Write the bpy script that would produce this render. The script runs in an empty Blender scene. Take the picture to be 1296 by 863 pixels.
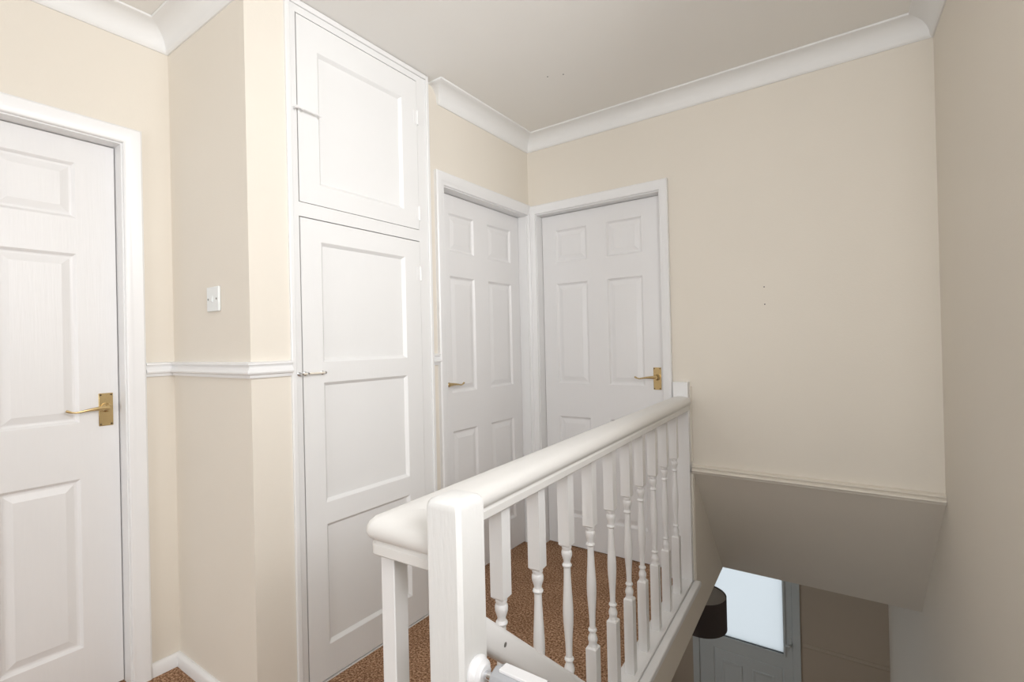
import bpy, math, random
from mathutils import Vector, Matrix
R = math.radians
scene = bpy.context.scene
col = scene.collection
random.seed(4)

# ------------------------------------------------------------------ camera
CAM_H = 1.2102
yaw, pitch, roll = R(35.0878), R(0.2618), R(-1.335)
fw = Vector((-math.sin(yaw)*math.cos(pitch), math.cos(yaw)*math.cos(pitch), math.sin(pitch)))
rt = Vector((math.cos(yaw), math.sin(yaw), 0.0)); up = rt.cross(fw)
rt2 = rt*math.cos(roll) + up*math.sin(roll); up2 = -rt*math.sin(roll) + up*math.cos(roll)
cam_d = bpy.data.cameras.new('camera'); cam = bpy.data.objects.new('camera', cam_d); col.objects.link(cam)
cam_d.sensor_fit = 'HORIZONTAL'; cam_d.sensor_width = 36.0; cam_d.lens = 625.8242/1296*36.0
cam_d.clip_start = 0.02
m = Matrix((rt2, up2, -fw)).transposed().to_4x4(); m.translation = (0, 0, CAM_H)
cam.matrix_world = m
scene.camera = cam

# ------------------------------------------------------------------ world, daylight, exposure
scene.view_settings.view_transform = 'Standard'; scene.view_settings.look = 'None'
scene.view_settings.gamma = 1.0; scene.view_settings.exposure = 0.62
scene.view_settings.use_curve_mapping = False
w = bpy.data.worlds.new('overcast_sky'); scene.world = w; w.use_nodes = True
bg = w.node_tree.nodes['Background']; bg.inputs[0].default_value = (0.93, 0.97, 1.0, 1); bg.inputs[1].default_value = 0.92

def area(name, loc, direction, sx, sy, power, color):
    d = bpy.data.lights.new(name, 'AREA'); d.shape = 'RECTANGLE'; d.size = sx; d.size_y = sy
    d.energy = power; d.color = color
    o = bpy.data.objects.new(name, d); col.objects.link(o)
    o.location = loc; o.rotation_euler = Vector(direction).to_track_quat('-Z', 'Y').to_euler()
    return o
# daylight through the unseen stair window (right wall); fill through an added rear window
area('daylight_stair_window', (0.76, 0.50, 1.84), (-1, 0.85, -0.02), 1.55, 1.08, 37, (0.985, 0.99, 1.0))
area('rear_fill_light', (-0.55, -3.28, 1.28), (0, 1, -0.02), 1.9, 1.95, 39, (0.95, 0.975, 1.0))

area('hall_fill_light', (-2.25, 3.7, -1.45), (1, 0, -0.05), 1.0, 1.9, 0.22, (1.0, 0.93, 0.82))  # added fill that brightens the hall, shining through an unseen opening

# ------------------------------------------------------------------ materials
def new_mat(name):
    mt = bpy.data.materials.new(name); mt.use_nodes = True
    return mt, mt.node_tree, mt.node_tree.nodes['Principled BSDF']
def paint(name, c, rough=0.5, bump=0.0, scale=120.0, var=0.03, vscale=3.0, metal=0.0, stretch=None, dist=0.002):
    mt, nt, b = new_mat(name); N, L = nt.nodes, nt.links
    b.inputs['Roughness'].default_value = rough; b.inputs['Metallic'].default_value = metal
    tc = N.new('ShaderNodeTexCoord'); mp = N.new('ShaderNodeMapping'); L.new(tc.outputs['Object'], mp.inputs[0])
    if stretch: mp.inputs['Scale'].default_value = stretch
    n1 = N.new('ShaderNodeTexNoise'); n1.inputs['Scale'].default_value = vscale; n1.inputs['Detail'].default_value = 4
    L.new(tc.outputs['Object'], n1.inputs['Vector'])
    mix = N.new('ShaderNodeMix'); mix.data_type = 'RGBA'
    mix.inputs[6].default_value = (*[x*(1-var) for x in c], 1); mix.inputs[7].default_value = (*[min(1, x*(1+var)) for x in c], 1)
    L.new(n1.outputs[0], mix.inputs[0]); L.new(mix.outputs[2], b.inputs['Base Color'])
    if bump:
        n2 = N.new('ShaderNodeTexNoise'); n2.inputs['Scale'].default_value = scale; n2.inputs['Detail'].default_value = 3
        L.new(mp.outputs[0], n2.inputs['Vector'])
        bp = N.new('ShaderNodeBump'); bp.inputs['Strength'].default_value = bump; bp.inputs['Distance'].default_value = dist
        L.new(n2.outputs[0], bp.inputs['Height']); L.new(bp.outputs[0], b.inputs['Normal'])
    return mt
M = {}
M['cream'] = paint('cream_wall_paint', (0.765, 0.71, 0.625), 0.75, 0.18, 160, 0.025, 2.2)
M['ceiling'] = paint('ceiling_paint', (0.86, 0.84, 0.80), 0.85, 0.15, 140, 0.02, 2.0)
M['coving'] = paint('coving_paint', (0.82, 0.815, 0.80), 0.7, 0.05, 60, 0.015)
M['white'] = paint('white_gloss_paint', (0.82, 0.815, 0.81), 0.32, 0.10, 55, 0.02, 5.0, dist=0.0012)
M['door'] = paint('white_grained_door_paint', (0.80, 0.79, 0.785), 0.38, 0.35, 40, 0.015, 4.0, stretch=(4.0, 4.0, 0.22), dist=0.0015)
M['cupboard'] = paint('white_brushed_cupboard_paint', (0.80, 0.795, 0.785), 0.40, 0.30, 50, 0.02, 4.0, stretch=(3.0, 3.0, 0.3), dist=0.001)
M['newel'] = paint('white_worn_newel_paint', (0.70, 0.695, 0.68), 0.42, 0.45, 70, 0.05, 9.0, stretch=(2.2, 2.2, 0.3), dist=0.002)
M['rail'] = paint('off_white_rail_paint', (0.74, 0.725, 0.70), 0.40, 0.06, 30, 0.02, 6.0)
M['brass'] = paint('polished_brass', (0.60, 0.455, 0.235), 0.26, 0.05, 60, 0.12, 30.0, metal=1.0)
M['brass_dark'] = paint('dark_brass_screw', (0.10, 0.07, 0.035), 0.45, metal=0.6)
M['chrome'] = paint('chrome', (0.75, 0.76, 0.78), 0.18, metal=1.0)
M['ivory'] = paint('ivory_plastic', (0.78, 0.72, 0.62), 0.3)
M['switch'] = paint('white_switch_plastic', (0.78, 0.80, 0.79), 0.3)
M['dark'] = paint('dark_hole', (0.05, 0.045, 0.04), 0.9)
M['screwgrey'] = paint('grey_screw', (0.25, 0.24, 0.23), 0.5, metal=0.5)
M['greyplastic'] = paint('grey_gate_plastic', (0.42, 0.43, 0.45), 0.4)
M['whiteplastic'] = paint('white_gate_plastic', (0.82, 0.82, 0.83), 0.3)
M['upvc'] = paint('white_upvc', (0.62, 0.66, 0.66), 0.35)
M['shade'] = paint('taupe_lampshade_fabric', (0.075, 0.058, 0.052), 0.85, 0.3, 300, 0.06)
M['shade_in'] = paint('pale_lampshade_lining', (0.34, 0.30, 0.26), 0.8)
M['black'] = paint('black_metal', (0.012, 0.012, 0.013), 0.4)
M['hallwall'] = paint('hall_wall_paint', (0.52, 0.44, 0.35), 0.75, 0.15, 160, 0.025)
M['path'] = paint('outside_paving', (0.45, 0.46, 0.47), 0.8, 0.2, 20, 0.1)

def carpet():
    mt, nt, b = new_mat('brown_flecked_carpet'); N, L = nt.nodes, nt.links
    b.inputs['Roughness'].default_value = 0.95; b.inputs['Specular IOR Level'].default_value = 0.1
    tc = N.new('ShaderNodeTexCoord')
    n1 = N.new('ShaderNodeTexNoise'); n1.inputs['Scale'].default_value = 125; n1.inputs['Detail'].default_value = 3; n1.inputs['Roughness'].default_value = 0.7
    n2 = N.new('ShaderNodeTexNoise'); n2.inputs['Scale'].default_value = 7; n2.inputs['Detail'].default_value = 3
    for n in (n1, n2): L.new(tc.outputs['Object'], n.inputs['Vector'])
    r1 = N.new('ShaderNodeValToRGB'); e = r1.color_ramp.elements
    e[0].position = 0.36; e[0].color = (0.15, 0.072, 0.036, 1); e[1].position = 0.64; e[1].color = (0.70, 0.47, 0.31, 1)
    x = e.new(0.5); x.color = (0.38, 0.215, 0.125, 1)
    L.new(n1.outputs[0], r1.inputs[0])
    r2 = N.new('ShaderNodeValToRGB'); e = r2.color_ramp.elements
    e[0].position = 0.3; e[0].color = (0.80, 0.78, 0.76, 1); e[1].position = 0.7; e[1].color = (1, 1, 1, 1)
    L.new(n2.outputs[0], r2.inputs[0])
    mx = N.new('ShaderNodeMix'); mx.data_type = 'RGBA'; mx.blend_type = 'MULTIPLY'; mx.inputs[0].default_value = 1
    L.new(r1.outputs[0], mx.inputs[6]); L.new(r2.outputs[0], mx.inputs[7]); L.new(mx.outputs[2], b.inputs['Base Color'])
    bp = N.new('ShaderNodeBump'); bp.inputs['Strength'].default_value = 0.8; bp.inputs['Distance'].default_value = 0.006
    L.new(n1.outputs[0], bp.inputs['Height']); L.new(bp.outputs[0], b.inputs['Normal'])
    return mt
M['carpet'] = carpet()
def clear_glass():
    mt, nt, b = new_mat('clear_window_glass'); N, L = nt.nodes, nt.links
    t = N.new('ShaderNodeBsdfTransparent'); g = N.new('ShaderNodeBsdfGlossy'); g.inputs['Roughness'].default_value = 0.02
    f = N.new('ShaderNodeFresnel'); f.inputs[0].default_value = 1.4
    ms = N.new('ShaderNodeMixShader'); L.new(f.outputs[0], ms.inputs[0]); L.new(t.outputs[0], ms.inputs[1]); L.new(g.outputs[0], ms.inputs[2])
    L.new(ms.outputs[0], N['Material Output'].inputs[0]); return mt
M['glass'] = clear_glass()
def frosted():
    mt, nt, b = new_mat('frosted_door_glass'); N, L = nt.nodes, nt.links
    t = N.new('ShaderNodeBsdfTranslucent'); t.inputs[0].default_value = (0.93, 0.95, 0.96, 1)
    r = N.new('ShaderNodeBsdfRefraction'); r.inputs['Roughness'].default_value = 0.45; r.inputs['IOR'].default_value = 1.1
    r.inputs[0].default_value = (0.9, 0.94, 0.96, 1)
    g = N.new('ShaderNodeBsdfGlossy'); g.inputs['Roughness'].default_value = 0.25
    m1 = N.new('ShaderNodeMixShader'); m1.inputs[0].default_value = 0.45
    L.new(t.outputs[0], m1.inputs[1]); L.new(r.outputs[0], m1.inputs[2])
    m2 = N.new('ShaderNodeMixShader'); m2.inputs[0].default_value = 0.05
    L.new(m1.outputs[0], m2.inputs[1]); L.new(g.outputs[0], m2.inputs[2])
    L.new(m2.outputs[0], N['Material Output'].inputs[0]); return mt
M['frosted'] = frosted()

# ------------------------------------------------------------------ mesh helpers
class MB:
    def __init__(s): s.v = []; s.f = []
    def add(s, verts, faces):
        o = len(s.v); s.v += [tuple(p) for p in verts]; s.f += [tuple(i+o for i in f) for f in faces]; return s
    def box(s, x0, x1, y0, y1, z0, z1):
        return s.add([(x0,y0,z0),(x1,y0,z0),(x1,y1,z0),(x0,y1,z0),(x0,y0,z1),(x1,y0,z1),(x1,y1,z1),(x0,y1,z1)],
                     [(0,3,2,1),(4,5,6,7),(0,1,5,4),(1,2,6,5),(2,3,7,6),(3,0,4,7)])
    def prism(s, poly, vec):
        n = len(poly); a = [Vector(p) for p in poly]; b = [p+Vector(vec) for p in a]
        return s.add(a+b, [tuple(range(n-1,-1,-1)), tuple(range(n,2*n))] + [(i,(i+1)%n,n+(i+1)%n,n+i) for i in range(n)])
    def loft(s, rings, closed=True, caps=True):
        n = len(rings[0]); V = [p for r in rings for p in r]; F = []
        for k in range(len(rings)-1):
            for i in range(n if closed else n-1):
                j = (i+1) % n; F.append((k*n+i, k*n+j, (k+1)*n+j, (k+1)*n+i))
        if caps: F.append(tuple(range(n-1,-1,-1))); F.append(tuple((len(rings)-1)*n+i for i in range(n)))
        return s.add(V, F)
    def lathe(s, prof, seg=16, axis='z', c=(0,0,0)):
        rings = []
        for (h, r) in prof:
            ring = []
            for i in range(seg):
                a = 2*math.pi*i/seg; x, y = r*math.cos(a), r*math.sin(a)
                p = {'z': (x, y, h), 'x': (h, x, y), 'y': (y, h, x)}[axis]
                ring.append((p[0]+c[0], p[1]+c[1], p[2]+c[2]))
            rings.append(ring)
        return s.loft(rings)
    def tube(s, pts, rads, seg=10):
        rings = []; P = [Vector(p) for p in pts]
        for k, p in enumerate(P):
            t = (P[min(k+1, len(P)-1)] - P[max(k-1, 0)]).normalized()
            ref = Vector((0,0,1)) if abs(t.z) < 0.9 else Vector((1,0,0))
            a = t.cross(ref).normalized(); b = a.cross(t)
            r = rads[k] if isinstance(rads, (list, tuple)) else rads
            rings.append([p + (a*math.cos(2*math.pi*i/seg) + b*math.sin(2*math.pi*i/seg))*r for i in range(seg)])
        return s.loft(rings)
    def build(s, name, mat, parent=None, bevel=0.0, seg=2, smooth=True, loc=None, rotz=0.0):
        import bmesh
        me = bpy.data.meshes.new(name); me.from_pydata(s.v, [], s.f)
        bm = bmesh.new(); bm.from_mesh(me); bmesh.ops.recalc_face_normals(bm, faces=bm.faces); bm.to_mesh(me); bm.free()
        me.materials.append(M[mat])
        if smooth:
            me.shade_smooth(); me.set_sharp_from_angle(angle=R(32))
        o = bpy.data.objects.new(name, me); col.objects.link(o)
        if parent: o.parent = parent
        if loc: o.location = loc
        o.rotation_euler.z = rotz
        if bevel:
            md = o.modifiers.new('bevel', 'BEVEL'); md.width = bevel; md.segments = seg; md.limit_method = 'ANGLE'; md.angle_limit = R(40)
        return o
def tag(o, label, cat, group=None, kind=None):
    o['label'] = label; o['category'] = cat
    if group: o['group'] = group
    if kind: o['kind'] = kind
    return o
def struct(o, label, cat): return tag(o, label, cat, kind='structure')
def empty(name, loc=(0,0,0), rotz=0.0):
    o = bpy.data.objects.new(name, None); col.objects.link(o); o.location = loc; o.rotation_euler.z = rotz
    o.empty_display_size = 0.1; return o

def mould(path, prof, z0=0.0, seg=None, end_shift=0.0):
    """sweep (d,z) profile along a plan polyline; d is measured to the LEFT of travel, corners mitred"""
    P = [Vector((p[0], p[1])) for p in path]; n = len(P); rings = []
    dirs = [(P[i+1]-P[i]).normalized() for i in range(n-1)]
    for i in range(n):
        a = dirs[max(i-1, 0)]; b = dirs[min(i, n-2)]
        na = Vector((-a.y, a.x)); nb = Vector((-b.y, b.x)); mv = (na+nb); mv = mv/mv.dot(na)
        ring = []
        for d, z in prof:
            q = P[i] + mv*d
            if i == n-1: q = q + b*(d*end_shift)
            ring.append((q.x, q.y, z0+z))
        rings.append(ring)
    if seg: rings = rings[seg[0]:seg[1]+1]
    return MB().loft(rings)

# room dimensions
XL, XC, XD, YR, YB, YC0, YC1 = -2.184, -1.604, -1.631, 0.8185, 2.527, 0.955, 1.652
ZC = 2.446; SL = -0.045; TH = math.atan(-SL)
HF, HC = -2.60, -0.20               # hall floor and hall ceiling
YF = 5.07                           # front wall of the hall
YREAR = -3.03
def sx(y, x0): return x0 + SL*(y-2.527)     # the stairwell runs slightly askew to the landing
YST = 0.585                         # top riser

# ------------------------------------------------------------------ structure: floors
fl = MB()
fl.prism([(-2.35,YREAR,-0.02),(sx(YREAR,.26),YREAR,-0.02),(sx(YST,.26),YST,-0.02),(-2.35,YST,-0.02)], (0,0,0.02))
fl.prism([(-2.35,YST,-0.02),(sx(YST,-.775),YST,-0.02),(sx(2.66,-.775),2.66,-0.02),(-2.35,2.66,-0.02)], (0,0,0.02))
floor = struct(fl.build('floor', 'carpet'), 'brown flecked carpet covering the upstairs landing', 'floor')
hf = MB().box(-2.1, 0.6, YREAR, 5.3, HF-0.1, HF)
struct(hf.build('floor_hall', 'carpet'), 'brown carpeted floor of the hall at the foot of the stairs', 'floor')
hc = MB()
hc.prism([(-2.35,YREAR,HC),(sx(YREAR,.26),YREAR,HC),(sx(YST,.26),YST,HC),(-2.35,YST,HC)], (0,0,0.178))
hc.prism([(-2.35,YST,HC),(sx(YST,-.72),YST,HC),(sx(2.66,-.72),2.66,HC),(-2.35,2.66,HC)], (0,0,0.178))
hc.prism([(-2.35,2.66,HC),(sx(2.66,-.72),2.66,HC),(sx(3.23,-.72),3.23,HC),(-2.35,3.23,HC)], (0,0,0.1))
hc.prism([(-2.35,3.23,HC),(sx(3.23,.26),3.23,HC),(sx(YF,.26),YF,HC),(-2.35,YF,HC)], (0,0,0.1))
struct(hc.build('ceiling_hall', 'ceiling'), 'plain ceiling of the hall below the landing', 'ceiling')

# ------------------------------------------------------------------ structure: walls
def wall_open(axis, a0, a1, f0, f1, z0, z1, openings):
    """slab between faces f0,f1 running a0..a1 with rectangular openings [(u0,u1,w0,w1)]"""
    mb = MB()
    def bx(u0, u1, w0, w1):
        if u1-u0 < 1e-5 or w1-w0 < 1e-5: return
        if axis == 'y': mb.box(f0, f1, u0, u1, w0, w1)
        else: mb.box(u0, u1, f0, f1, w0, w1)
    cur = a0
    for (u0, u1, w0, w1) in sorted(openings):
        bx(cur, u0, z0, z1); bx(u0, u1, z0, w0); bx(u0, u1, w1, z1); cur = u1
    bx(cur, a1, z0, z1)
    return mb
LN = 0.022   # door lining thickness
struct(wall_open('y', YREAR, YR, XL-.12, XL, 0, ZC, [(-.10-LN, .66+LN, 0, 1.968+LN)]).build('wall_left', 'cream'),
       'cream painted wall around the left panelled door', 'wall')
struct(MB().box(XL-.12, XC, YR, YC0, 0, ZC).build('wall_return', 'cream'),
       'cream wall corner with the light switch, jutting out beside the cupboard', 'wall')
struct(wall_open('y', YC1, YB, XD-.12, XD, 0, ZC, [(1.772-LN, 2.500+LN, 0, 1.975+LN)]).build('wall_middle', 'cream'),
       'narrow cream wall above and beside the middle door', 'wall')
wb = wall_open('x', XD-.12, -.70, YB, YB+.12, 0, ZC, [(-1.575-LN, -.832+LN, 0, 1.975+LN)])
x0b, x1b = -.70, .2605
a = [(x0b,YB,.545),(x0b,YB,ZC),(x0b,3.23,ZC),(sx(3.23,-.69),3.23,HC)]
b = [(x1b,YB,.545),(x1b,YB,ZC),(sx(3.23,.2605),3.23,ZC),(sx(3.23,.2605),3.23,HC)]
wb.add(a+b, [(0,1,2,3),(7,6,5,4),(0,4,5,1),(1,5,6,2),(2,6,7,3),(3,7,4,0)])
wall_back = struct(wb.build('wall_back', 'cream', smooth=False), 'cream back wall of the landing with a sloping soffit over the stairs', 'wall')
# stairwell apron (side of the landing floor, running on as the triangular cheek under the soffit)
ap = MB()
def apx(y, z, off): return (sx(y, -.688)+off, y, z)
poly = [(YST,HC),(YST,-.012),(YB,-.012),(YB,.545),(3.23,HC)]
ap.add([apx(y,z,0) for y,z in poly]+[apx(y,z,-.03) for y,z in poly], [(0,1,2),(0,2,4),(2,3,4),(5,7,6),(5,9,7),(7,9,8)]+[(i,(i+1)%5,5+(i+1)%5,5+i) for i in range(5)])
struct(ap.build('wall_stairwell', 'cream', smooth=False), 'cream side wall of the stairwell below the white balustrade', 'wall')
# right wall, built in its own axis (slightly askew)
wr = wall_open('y', YREAR-2.66, YF-2.527+.15, 0, .14, HF, ZC, [(-.25-2.527, 1.25-2.527, 1.32, 2.34)])
wall_right = struct(wr.build('wall_right', 'cream', loc=(.2605, 2.527, 0), rotz=TH), 'tall plain cream wall on the right of the stairs', 'wall')
struct(wall_open('x', XL-.12, .62, YREAR-.12, YREAR, HF, ZC, [(-1.50, .38, .32, 2.24)]).build('wall_rear', 'cream'),
       'cream wall behind the landing with an added window for fill light', 'wall')
ceiling = struct(MB().box(XL-.14, .60, YREAR-.14, 3.3, ZC, ZC+.1).build('ceiling', 'ceiling'), 'plain off-white ceiling over the landing', 'ceiling')
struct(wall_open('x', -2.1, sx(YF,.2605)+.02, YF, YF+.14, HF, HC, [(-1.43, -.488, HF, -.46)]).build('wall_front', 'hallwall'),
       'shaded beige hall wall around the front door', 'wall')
struct(wall_open('y', YREAR, YF, -2.1, -2.0, HF, HC, [(3.2,4.2,HF,-.58)]).build('wall_hall', 'hallwall'), 'beige wall on the left side of the hall', 'wall')  # unseen doorway opening added to let the hall fill light in

# windows out of frame; the rear one is added to let in fill
def window(name, label, loc, rotz, W, H, mull):
    e = struct(empty(name, loc, rotz), label, 'window')
    f = MB(); t = .05
    f.box(0, t, 0, .06, 0, H); f.box(W-t, W, 0, .06, 0, H); f.box(t, W-t, 0, .06, 0, t); f.box(t, W-t, 0, .06, H-t, H)
    for q in mull: f.box(q-.02, q+.02, .005, .055, t, H-t)
    f.build('window_frame', 'white', e, bevel=.003)
    MB().box(t, W-t, .028, .032, t, H-t).build('pane', 'glass', e)
    MB().box(-.02, W+.02, -.095, 0, -.025, 0).build('window_sill', 'white', e, bevel=.004)
    return e
c, s_ = math.cos(TH), math.sin(TH)
def rw(x, y, z): return (.2605 + c*x - s_*y, 2.527 + s_*x + c*y, z)
window('window_1', 'white framed window in the right wall over the stairs', rw(.08, 1.25-2.527, 1.32), TH-math.pi/2, 1.50, 1.02, [.75])
window('rear_fill_window', 'white framed window added behind the landing to let in fill light', (.38, YREAR-.05, .32), math.pi, 1.88, 1.92, [.63, 1.25])

# ------------------------------------------------------------------ mouldings
cove = [(0,2.362),(.005,2.362),(.009,2.366)]
for k in range(9):
    t = k/8*math.pi/2; cove.append((.012+.064*(1-math.cos(t)), 2.372+.064*math.sin(t)))
cove += [(.082,2.439),(.083,ZC-.0005),(0,ZC-.0005)]
cpath = [(XC,YR),(XL,YR),(XL,YREAR),(sx(YREAR,.2605),YREAR),(.2605,YB),(XD,YB),(XD,1.748)]
struct(mould(cpath, cove, seg=(0,1)).build('trim_1', 'coving'), 'white concave coving on the short wall above the light switch', 'coving')
struct(mould(cpath, cove, seg=(1,2)).build('trim_2', 'coving'), 'white concave coving above the left panelled door', 'coving')
struct(mould(cpath, cove, seg=(3,4)).build('trim_3', 'coving'), 'white concave coving along the top of the right wall', 'coving')
struct(mould(cpath, cove, seg=(4,5)).build('trim_4', 'coving'), 'white concave coving along the top of the back wall', 'coving')
t5 = mould(cpath, cove, seg=(5,6), end_shift=.75); t5.f.pop()
_e = [(XD+d, 1.748-.75*d, z) for d, z in cove]; _w = [(XD, 1.748-.75*d, z) for d, z in cove]; _n = len(cove)
t5.add(_e+_w, [(i, i+1, _n+i+1, _n+i) for i in range(_n-2)])     # the end returns to the wall
struct(t5.build('trim_5', 'coving'), 'short white coving above the middle door, ending beside the cupboard', 'coving')
dado = [(0,1.116),(.007,1.116),(.009,1.121),(.009,1.126),(.018,1.129),(.021,1.134),(.020,1.139),(.014,1.145),(.010,1.152),(.012,1.157),(.018,1.160),(.018,1.166),(.012,1.169),(0,1.170)]
dpath = [(XC,YC0),(XC,YR),(XL,YR),(XL,.722)]
struct(mould(dpath, dado).build('trim_6', 'white'), 'white moulded dado rail wrapping round the wall corner under the switch', 'dado rail')
struct(mould([(XD,1.715),(XD,YC1)], dado).build('trim_7', 'white'), 'tiny stub of dado rail between cupboard and middle door', 'dado rail')
dado2 = [(0,.545),(.012,.545),(.014,.549),(.014,.554),(.026,.556),(.031,.561),(.030,.566),(.020,.570),(.014,.574),(.022,.577),(.022,.583),(.012,.587),(0,.588)]
struct(mould([(.2605,YB),(-.690,YB)], dado2).build('trim_8', 'cream'), 'cream moulded rail along the top edge of the stair soffit', 'moulding')
skirt = [(0,0),(.016,0),(.016,.036),(.012,.044),(.006,.048),(0,.048)]
struct(mould([(XC,YC0),(XC,YR),(XL,YR),(XL,.722)], skirt).build('baseboard_left', 'white'), 'low white skirting board round the corner beside the left door', 'skirting board')
d3 = [(0,-.018),(.010,-.018),(.016,-.008),(.012,.006),(.008,.014),(0,.018)]
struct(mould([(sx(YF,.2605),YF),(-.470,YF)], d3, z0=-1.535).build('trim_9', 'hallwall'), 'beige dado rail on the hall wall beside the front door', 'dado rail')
# little bead strips beside the half newel
struct(MB().box(-.6985,-.690,YB-.010,YB,.60,.975).build('trim_10', 'cream', bevel=.002), 'thin cream bead strip above the soffit rail beside the half newel', 'bead')
struct(MB().box(-.6985,-.690,YB-.012,YB,.012,.542).build('trim_11', 'cream', bevel=.002), 'thin cream bead strip below the soffit rail beside the half newel', 'bead')
# old screw holes
def hole(loc, axis, parent, r=.0028):
    o = MB().lathe([(-.001,r),(.001,r),(.0012,r*.6)], 8, axis).build('screw_hole', 'dark', parent); o.location = loc; return o
hole((-.353,YB-.0005,1.442),'y',wall_back); hole((-.352,YB-.0005,1.362),'y',wall_back)
hole((-1.16,1.989,ZC),'z',ceiling); hole((-1.092,2.016,ZC),'z',ceiling)

# ------------------------------------------------------------------ panelled doors
_pan = {}
def panel_mb(w_, h_, rings):
    mb = MB(); R_ = []
    for ins, y in rings:
        R_.append([(ins,y,ins),(w_-ins,y,ins),(w_-ins,y,h_-ins),(ins,y,h_-ins)])
    mb.loft(R_, caps=False); k = len(R_)-1
    mb.f.append((4*k,4*k+1,4*k+2,4*k+3)); return mb
RAISED = [(0,0),(.004,.0035),(.009,.009),(.013,.010),(.017,.010),(.040,.0035),(.041,.0035)]
SUNK = [(0,0),(.002,.0015),(.012,.0125),(.014,.0125)]
def panel(name, x, z, w_, h_, y, mat, parent, rings):
    key = (round(w_,4), round(h_,4), mat, len(rings))
    if key in _pan:
        o = bpy.data.objects.new(name, _pan[key]); col.objects.link(o); o.parent = parent
    else:
        o = panel_mb(w_, h_, rings).build(name, mat, parent, smooth=False); _pan[key] = o.data
    o.location = (x, y, z); return o
def grid_leaf(W, z0, z1, y0, y1, cols, rows, name, mat, parent, x0=0.0, through=False):
    """stiles and rails with openings for the panels"""
    mb = MB(); xs = [x0]+[q for c_ in cols for q in c_]+[x0+W]; zs = [z0]+[q for r_ in rows for q in r_]+[z1]
    nx, nz = len(xs), len(zs)
    def v(i, k, y): return (xs[i], y, zs[k])
    V, F = [], []
    for y in (y0, y1):
        for k in range(nz):
            for i in range(nx): V.append(v(i, k, y))
    idx = lambda i, k, s: s*nx*nz + k*nx + i
    for k in range(nz-1):
        for i in range(nx-1):
            opening = (i % 2 == 1 and k % 2 == 1)
            if not opening: F.append((idx(i,k,0),idx(i+1,k,0),idx(i+1,k+1,0),idx(i,k+1,0)))
            if not (opening and through): F.append((idx(i,k,1),idx(i,k+1,1),idx(i+1,k+1,1),idx(i+1,k,1)))
    for k in range(nz-1):
        F.append((idx(0,k,0),idx(0,k+1,0),idx(0,k+1,1),idx(0,k,1))); F.append((idx(nx-1,k,0),idx(nx-1,k,1),idx(nx-1,k+1,1),idx(nx-1,k+1,0)))
    for i in range(nx-1):
        F.append((idx(i,0,0),idx(i,0,1),idx(i+1,0,1),idx(i+1,0,0))); F.append((idx(i,nz-1,0),idx(i+1,nz-1,0),idx(i+1,nz-1,1),idx(i,nz-1,1)))
    mb.add(V, F)
    return mb.build(name, mat, parent, smooth=False)
def architrave(W, H, l, r, t, parent, zb=0.0):
    """mitred moulded surround in the xz plane; l, r, t are the widths"""
    prof = lambda wd: [(.005,0),(.005,-.009),(.008,-.012),(wd*.35,-.013),(wd*.45,-.0165),(wd*.8,-.019),(wd-.006,-.020),(wd,-.016),(wd,0)]
    pl, pr, pt = prof(l), prof(r), prof(t); rings = [[], [], [], []]
    for i in range(len(pl)):
        rings[0].append((-pl[i][0], pl[i][1], zb)); rings[1].append((-pl[i][0], pl[i][1], H+pt[i][0]))
        rings[2].append((W+pr[i][0], pr[i][1], H+pt[i][0])); rings[3].append((W+pr[i][0], pr[i][1], zb))
    return MB().loft(rings).build('architrave', 'white', parent)
def lever_handle(x, z, y, sgn, parent, mat='brass', plate=True):
    """scroll lever on a plate; sgn = direction the lever points along local x; y = leaf face (front is -y)"""
    p = MB().box(x-.021, x+.021, y-.004, y, z-.066, z+.052).build('door_handle', mat, parent, bevel=.0015)
    p['label'] = 'brass lever handle on a rectangular plate'
    for sx_ in (-1, 1):
        for zz in (z-.060, z+.046):
            MB().lathe([(-.0012,.0032),(0,.0034)], 10, 'y', (x+sx_*.0155, y-.004, zz)).build('screw', 'brass_dark', p)
    MB().lathe([(-.030,.0085),(-.027,.0112),(-.012,.0105),(-.007,.0135),(-.004,.0160),(0,.0165)], 18, 'y', (x, y-.004, z)).build('boss', mat, p)
    pts, rad = [], []
    for k in range(15):
        t = k/14; u = t*.116
        zz = .004*math.sin(t*math.pi*.9) - .016*t**1.4 + (.017*max(0, (t-.72)/.28)**1.8)
        pts.append((x+sgn*u, y-.026-.006*math.sin(t*math.pi), z+zz)); rad.append((.0070*(1-t)**2.2+.0032) if t < .9 else .0044)
    MB().tube(pts, rad, 10).build('lever', mat, p)
    return p
ROWS = [(.180,.770),(.965,1.560),(1.685,1.880)]
def panelled_door(name, label, loc, rotz, W, H, cols, arch, handle_x, lever_sgn):
    e = struct(empty(name, loc, rotz), label, 'door')
    ln = MB(); ln.box(-LN, 0, 0, .118, 0, H); ln.box(W, W+LN, 0, .118, 0, H); ln.box(-LN, W+LN, 0, .118, H, H+LN)
    ln.build('door_lining', 'white', e)
    architrave(W, H, *arch, e)
    leaf = grid_leaf(W-.006, .006, H-.003, .060, .100, cols, ROWS, 'leaf', 'door', e, x0=.003)
    for c_ in cols:
        for r_ in ROWS: panel('panel', c_[0], r_[0], c_[1]-c_[0], r_[1]-r_[0], .060, 'door', leaf, RAISED)
    lever_handle(handle_x, 1.012, .060, lever_sgn, e)
    return e
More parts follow.
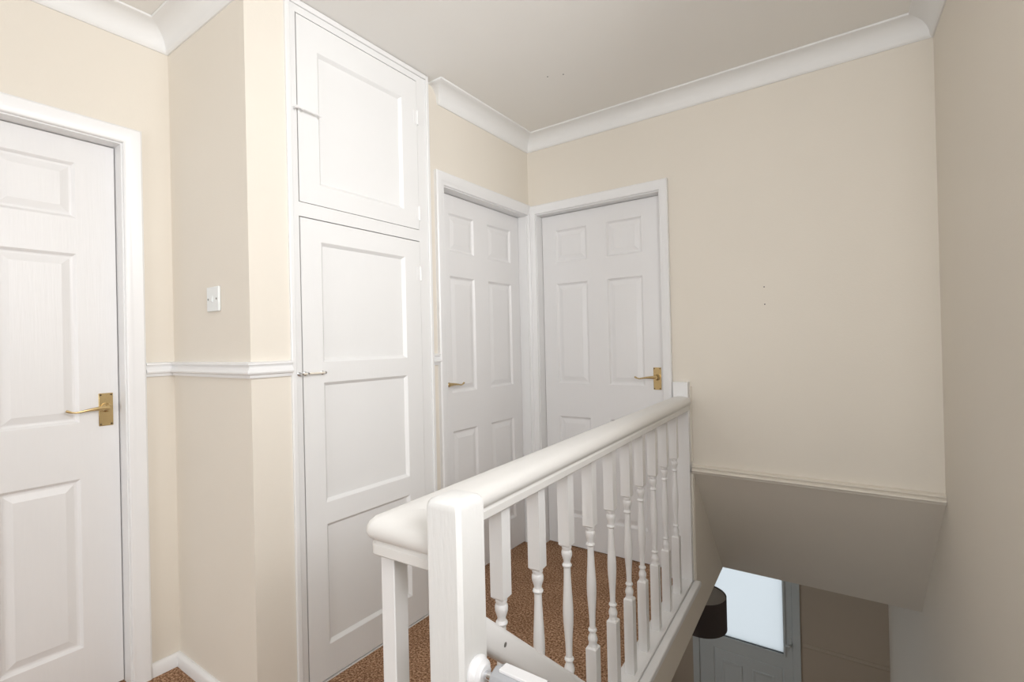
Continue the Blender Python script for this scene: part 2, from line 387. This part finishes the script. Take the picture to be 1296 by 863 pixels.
# left door (faces +X): local x = world Y, origin at opening's left edge
panelled_door('door_1', 'white six-panel door at the left edge with a brass lever', (XL, -.10, 0), math.pi/2, .76, 1.968,
              [(.115,.325),(.435,.645)], (.06,.061,.061), .719, -1)
panelled_door('door_2', 'white six-panel door facing the balustrade, next to the tall cupboard', (XD, 1.772, 0), math.pi/2, .728, 1.975,
              [(.100,.298),(.418,.640)], (.062,.0265,.066), .046, 1)
panelled_door('door_3', 'white six-panel door in the back wall with brass lever on its right', (-1.575, YB, 0), 0, .743, 1.975,
              [(.093,.300),(.422,.626)], (.038,.050,.056), .695, -1)

# ------------------------------------------------------------------ airing cupboard
cup = tag(empty('airing_cupboard', (XC, YC0, 0), math.pi/2), 'tall white built-in cupboard with a small upper and long lower door', 'cupboard')
CW = YC1-YC0
fr = MB(); fr.box(0, .042, 0, .06, 0, ZC-.001); fr.box(.626, CW, 0, .06, 0, ZC-.001); fr.box(.042, .626, 0, .06, 2.398, ZC-.001); fr.box(.042, .626, 0, .06, 1.677, 1.727); fr.box(.042, .626, 0, .06, 0, .006)
fr.build('frame', 'cupboard', cup)
em = MB(); em.box(0, .018, -.010, 0, 0, ZC-.002); em.build('edge_moulding', 'cupboard', cup, bevel=.003)
em = MB(); em.box(.680, CW, -.008, 0, 0, ZC-.002); em.build('edge_moulding', 'cupboard', cup, bevel=.003)
em = MB(); em.box(.018, .680, -.008, 0, 2.424, ZC-.002); em.build('edge_moulding', 'cupboard', cup, bevel=.003)
bk = MB(); bk.box(0, .01, .06, .55, 0, ZC-.001); bk.box(CW-.01, CW, .06, .55, 0, ZC-.001); bk.box(.01, CW-.01, .54, .55, 0, ZC-.001)
bk.build('carcass', 'dark', cup)
def cup_door(z0, z1, rows, label, hz, hinges, bar, mount):
    d = grid_leaf(.626-.0475, z0, z1, -.001, .025, [(.127,.536)], rows, 'door', 'cupboard', cup, x0=.0455); d['label'] = label
    for r_ in rows: panel('panel', .127, r_[0], .409, r_[1]-r_[0], -.001, 'cupboard', d, SUNK)
    h = MB().tube([(.034,-.020,hz),(.045,-.020,hz),(.118,-.020,hz)], .0036, 10).build('handle', bar, d)
    for xx in (.030, .053, .121):
        k = MB().lathe([(-.024,.0040),(-.019,.0062),(-.012,.0040),(-.003,.0045),(-.001,.0075),(0,.0078)], 12, 'y', (xx,0,hz)).build('handle_mount', mount, h)
    for q in hinges:
        hg = MB(); hg.box(.604,.632,-.0025,-.001,q-.03,q+.03); hg.lathe([(-.032,.002),(-.030,.0045),(.030,.0045),(.032,.002)], 10, 'z', (.6255,-.004,q)); hg.build('hinge', 'cupboard', d)
    return d
cup_door(1.729, 2.394, [(1.803,2.292)], 'small upper cupboard door with one sunk panel', 2.052, [1.80, 2.23], 'cupboard', 'cupboard')
cup_door(.012, 1.673, [(.130,.567),(.645,1.083),(1.157,1.596)], 'long lower cupboard door with three sunk panels', 1.120, [1.53, .30], 'ivory', 'chrome')

# ------------------------------------------------------------------ light switch
sw = tag(empty('light_switch', (-1.838, YR, 1.388)), 'white plastic light switch on the cream wall beside the cupboard', 'light switch')
MB().box(-.043,.043,-.009,0,-.043,.043).build('plate', 'switch', sw, bevel=.003)
rk = MB(); rk.prism([(-.006,-.009,-.011),(-.006,-.014,-.009),(-.006,-.0105,.011),(-.006,-.009,.011)], (.012,0,0)); rk.build('rocker', 'switch', sw, bevel=.0008)
for q in (-.030,.030): MB().lathe([(-.0102,.0032),(-.009,.0036)], 10, 'y', (q,0,0)).build('screw', 'screwgrey', sw)

# ------------------------------------------------------------------ balustrade round the stairwell
YN = .567
BX, BY = sx(YN, -.735), YN
bal = tag(empty('balustrade', (BX, BY, 0), TH), 'white landing balustrade with turned balusters and a rounded handrail', 'balustrade')
def loc(x, y):   # world plan point -> balustrade frame
    dx, dy = x-BX, y-BY; return (c*dx + s_*dy, -s_*dx + c*dy)
# handrail: D-run plus short return to the newel post; centreline on local x=0
ZB = .860
half = [(.039,ZB),(.042,ZB+.003),(.042,ZB+.018),(.039,ZB+.022),(.039,ZB+.026),(.043,ZB+.027),(.047,ZB+.031),(.0495,ZB+.038),(.0490,ZB+.046),(.046,ZB+.054),(.039,ZB+.061),(.028,ZB+.065),(.014,ZB+.0672)]
ring = half + [(0,ZB+.068)] + [(-d, z) for d, z in reversed(half)]
nx0, _ = loc(-.530, .55)
yr0 = .018                     # centreline of the return in local y
yend = loc(-.735, 2.492)[1]
rings = []
def P3(x, y, z): return (x, y, z)
# travel: from newel in -x, turn to +y;  d positive = to the LEFT of travel (outer corner = towards -y,-x)
u1 = Vector((-1,0)); u2 = Vector((0,1)); n1 = Vector((0,-1)); n2 = Vector((-1,0))
rings.append([(nx0, yr0 - d, z) for d, z in ring])
K = 7
for k in range(K):
    t = k/(K-1)*math.pi/2; rg = []
    for d, z in ring:
        Cx = Vector((0, yr0)) + n1*d + n2*d
        rr = max(.003, .010 + .20*d)
        cen = Cx - u1*rr + u2*rr; q = cen + rr*(-u2*math.cos(t) + u1*math.sin(t)); rg.append((q.x, q.y, z))
    rings.append(rg)
rings.append([(-d, yend, z) for d, z in ring])
MB().loft(rings).build('handrail', 'rail', bal)
# balusters
BZ = .020
hw = .0168
def baluster_mb():
    mb = MB()
    def blk(z0, z1, c0, c1):
        R_ = []
        for z, h in ((z0, hw-.004 if c0 else hw), (z0+.005, hw), (z1-.005, hw), (z1, hw-.004 if c1 else hw)):
            R_.append([(-h,-h,z),(h,-h,z),(h,h,z),(-h,h,z)])
        mb.loft(R_)
    blk(.648, ZB+.002, True, False); blk(BZ-.002, .287, False, True)
    prof = [(.283,.0125),(.289,.0138),(.292,.0128),(.296,.0120),(.303,.0142),(.309,.0146),(.316,.0130),(.324,.0096),(.329,.0092),(.331,.0120),(.335,.0136),(.339,.0120),(.341,.0090),
            (.360,.0092),(.385,.0102),(.410,.0120),(.435,.0138),(.455,.0146),(.475,.0144),(.500,.0132),(.530,.0114),(.560,.0100),(.588,.0094),(.590,.0120),(.594,.0136),(.598,.0120),(.600,.0096),
            (.606,.0096),(.613,.0118),(.621,.0144),(.629,.0150),(.634,.0138),(.636,.0124),(.640,.0124),(.642,.0136),(.646,.0138),(.650,.0125)]
    return mb.lathe(prof, 16)
b0 = baluster_mb().build('baluster', 'white', bal)
ys = [.722, .876, 1.038, 1.201, 1.362, 1.530, 1.691, 1.842, 2.005, 2.169, 2.342]
for i, y in enumerate(ys):
    o = b0 if i == 0 else b0.copy()
    if i: col.objects.link(o); o.parent = bal
    o.location = (0, loc(sx(y,-.735), y)[1], 0)
pp = MB().box(-.0155,.0155,-.0155,.0155,BZ-.002,ZB+.002).build('corner_post', 'white', bal, bevel=.0015)
pp.location = (-.014, yr0-.010, 0); pp['label'] = 'plain square post under the handrail corner'
# newel post
px_, py_ = loc(-.4985, .5525)
nh = .0325
nw = MB()
prof_n = [(-.62,nh),(.972,nh),(.979,nh-.0015),(.984,nh-.005),(.987,nh-.012),(.9885,nh-.022)]
R_ = []
for z, h in prof_n:
    r_ = .006; R_.append([(h,-h+r_,z),(h,h-r_,z),(h-r_,h,z),(-h+r_,h,z),(-h,h-r_,z),(-h,-h+r_,z),(-h+r_,-h,z),(h-r_,-h,z)])
nw.loft(R_)
n_o = nw.build('newel_post', 'newel', bal); n_o.location = (px_, py_, 0); n_o['label'] = 'square white newel post with chipped paint'
# half newel on the back wall
hx = loc(-.735, 2.508)
hn = MB().box(-.037,.037,-.018,.020,.012,.998).build('half_newel', 'white', bal, bevel=.002); hn.location = (hx[0], hx[1], 0); hn.rotation_euler.z = -TH
# base rail and nosing
yb1 = loc(-.735, YB-.002)[1]; yb0 = loc(-.65, YST+.01)[1]
br = MB(); br.box(-.040,.036,yb0,yb1,-.012,.020); br.build('base_rail', 'white', bal, bevel=.003)
br = MB(); br.box(.036,.070,yb0,yb1,-.014,.013); br.build('nosing', 'white', bal, bevel=.005)

# ------------------------------------------------------------------ staircase with its own handrail
stc = tag(empty('staircase', (-.50, YST, 0), TH), 'carpeted straight staircase running down to the hall with a white handrail', 'staircase')
RISE, GO = .20, .226; X0, X1 = -.03, sx(YST,.2605)+.50-.003
stp = None
for i in range(1, 13):
    zt = -RISE*i; y0 = GO*(i-1)
    if stp is None:
        mb = MB(); mb.prism([(X0+.03,0,-RISE),(X0+.03,0,0),(X0+.03,GO+.018,0),(X0+.03,GO+.018,-.028),(X0+.03,GO,-.028),(X0+.03,GO,-RISE)], (X1-X0-.03,0,0))
        stp = o = mb.build('step', 'carpet', stc, bevel=.006)
    else:
        o = stp.copy(); col.objects.link(o); o.parent = stc
    o.location = (0, y0, zt)
L_ = GO*12
MB().prism([(X0,0,.05),(X0,L_,.05-RISE*12),(X0,L_,-.20-RISE*12),(X0,0,-.25)], (.03,0,0)).build('string', 'white', stc, bevel=.003)
# sloping handrail: rounded section, starts at the back face of the newel post
def hr_z(y): return .740-.872*(y-.656)      # world z of the top-left edge
sec = []
hwx, hhz = .0235, .060
for k in range(20):
    a_ = 2*math.pi*k/20; ca, sa = math.cos(a_), math.sin(a_)
    sec.append((hwx*math.copysign(abs(ca)**.55, ca), -hhz/2 + (hhz/2)*math.copysign(abs(sa)**.55, sa)))
rings = []
for y in (.578, 3.35):
    rings.append([(x-.003, y-YST, hr_z(y)+z+.001) for x, z in sec])
MB().loft(rings).build('handrail', 'white', stc)
yy = 3.36-YST
MB().box(-.0325,.0325,yy-.0325,yy+.0325,HF,hr_z(3.36)+.09).build('bottom_newel', 'newel', stc, bevel=.004)
MB().lathe([(-.0015,.0035),(0,.0042)], 10, 'x', (0,0,0)).build('screw', 'screwgrey', stc).location = (.0205, .647-YST, hr_z(.647)-.028)

# ------------------------------------------------------------------ pressure-fit stair gate
gt = tag(empty('stair_gate', (-.4655, .553, 0), 0), 'white pressure-fit stair gate clamped to the newel post', 'stair gate')
GZ = .737
GW = sx(.553,.2605)+.4655
def fitting(z):
    MB().lathe([(0,.0215),(.004,.0220),(.007,.0195),(.012,.0185),(.016,.0130),(.0175,.0125)], 22, 'x', (0,0,z)).build('wall_cup', 'whiteplastic', gt)
    MB().tube([(.010,0,z),(.042,0,z)], .0056, 12).build('threaded_rod', 'chrome', gt)
    kn = MB().lathe([(.033,.0120),(.036,.0190),(.042,.0225),(.125,.0230),(.130,.0205),(.132,.0140)], 8, 'x', (0,0,z)).build('adjuster', 'greyplastic', gt, bevel=.001)
    MB().box(.048,.116,-.0090,.0090,z+.0190,z+.0235).build('grip', 'whiteplastic', kn, bevel=.001)
    MB().box(.128,.150,-.012,.012,z-.014,z+.014).build('socket', 'whiteplastic', gt, bevel=.003)
fitting(GZ); fitting(.10)
for a0, a1 in ((.145,.171),(GW-.03,GW-.004)): MB().box(a0,a1,-.013,.013,.02,GZ+.02).build('gate_upright', 'whiteplastic', gt, bevel=.003)
for z in (.03, GZ-.02): MB().box(.171,GW-.03,-.010,.010,z-.010,z+.010).build('gate_rail', 'whiteplastic', gt, bevel=.002)
g0 = None
for k in range(9):
    x = .171+(GW-.201)*(k+1)/10
    if g0 is None: g0 = o = MB().lathe([(.04,.006),(GZ-.03,.006)], 10).build('bar', 'whiteplastic', gt)
    else: o = g0.copy(); col.objects.link(o); o.parent = gt
    o.location = (x, 0, 0)

# ------------------------------------------------------------------ front door in the hall below
fd = struct(empty('door_4', (-1.43, YF, HF)), 'front door with a large frosted pane at the foot of the stairs', 'door')
FW = .942; FH = 2.14
q = MB(); q.box(0,.062,-.012,.07,0,FH); q.box(FW-.062,FW,-.012,.07,0,FH); q.box(.062,FW-.062,-.012,.07,FH-.06,FH)
q.build('door_frame', 'upvc', fd, bevel=.003)
gx0, gx1 = .195, .805; gz0, gz1 = .930, 1.90
lf = grid_leaf(.814, .004, FH-.061, .0, .05, [(gx0,gx1)], [(.15,.80),(gz0,gz1)], 'leaf', 'upvc', fd, x0=.064, through=True)
lf.modifiers.clear()
bd = MB()
for (a0,a1,b0_,b1) in ((gx0-.02,gx0,gz0-.02,gz1+.02),(gx1,gx1+.02,gz0-.02,gz1+.02),(gx0,gx1,gz0-.02,gz0),(gx0,gx1,gz1,gz1+.02)): bd.box(a0,a1,-.010,0,b0_,b1)
bd.build('glazing_bead', 'upvc', lf, bevel=.003)
MB().box(gx0-.004,gx1+.004,.018,.026,gz0-.004,gz1+.004).build('pane', 'frosted', lf)
gs = MB(); gs.box(gx0,gx1,-.002,.017,gz0,gz0+.004); gs.build('gasket', 'black', lf)
pb = panel('panel', gx0, .15, gx1-gx0, .65, 0, 'upvc', lf, [(0,0),(.004,.006),(.012,.008),(.02,.003),(.03,.003)])
for a0 in (gx0+.075, gx0+.345): panel('panel', a0, .26, .185, .435, .0025, 'upvc', lf, [(0,0),(.005,-.006),(.012,-.006),(.03,-.001),(.04,-.001)])
hp = MB().box(.848,.872,-.006,0,.97,1.09).build('door_handle', 'upvc', fd, bevel=.003)
MB().tube([(.862,-.006,1.03),(.862,-.034,1.03),(.856,-.040,1.03),(.812,-.038,1.028)], [.009,.009,.010,.009], 10).build('lever', 'upvc', hp)
# ground outside the front door
struct(MB().box(-6, 6, YF+.14, 14, HF-.12, HF-.02).build('floor_path', 'path'), 'grey paving outside the front door', 'ground')

# ------------------------------------------------------------------ pendant lamp in the hall
SC = (-1.045, 3.95)
pl = tag(empty('pendant_lamp', (SC[0], SC[1], HC)), 'dark taupe drum lampshade hanging in the hall below', 'lamp')
zt, zb, sr = -.555, -.800, .182
sh = MB(); RG = []
for (z, r_) in ((zb, sr),(zt, sr),(zt, sr-.003),(zb, sr-.003)):
    RG.append([(r_*math.cos(2*math.pi*i/40), r_*math.sin(2*math.pi*i/40), z) for i in range(40)])
V_ = [p for r_ in RG for p in r_]; F_ = []
for k in range(4):
    for i in range(40): F_.append((k*40+i, k*40+(i+1)%40, ((k+1)%4)*40+(i+1)%40, ((k+1)%4)*40+i))
sh.add(V_, F_); sho = sh.build('lamp_shade', 'shade', pl)
MB().lathe([(zb+.012,.001),(zb+.010,sr-.004),(zb+.008,sr-.004),(zb+.006,.001)], 40).build('diffuser', 'shade_in', sho)
MB().lathe([(zt-.012,.001),(zt-.010,sr-.004),(zt-.013,sr-.004),(zt-.016,.001)], 40).build('top_disc', 'shade_in', sho)
MB().tube([(0,0,0),(0,0,zt-.01)], .004, 8).build('cord', 'black', pl)
MB().lathe([(-.03,.012),(-.02,.04),(0,.05)], 20).build('ceiling_rose', 'whiteplastic', pl)
MB().lathe([(zb-.088,.002),(zb-.083,.012),(zb-.072,.016),(zb-.060,.012),(zb-.050,.005),(zb+.006,.005)], 14).build('finial', 'black', pl)
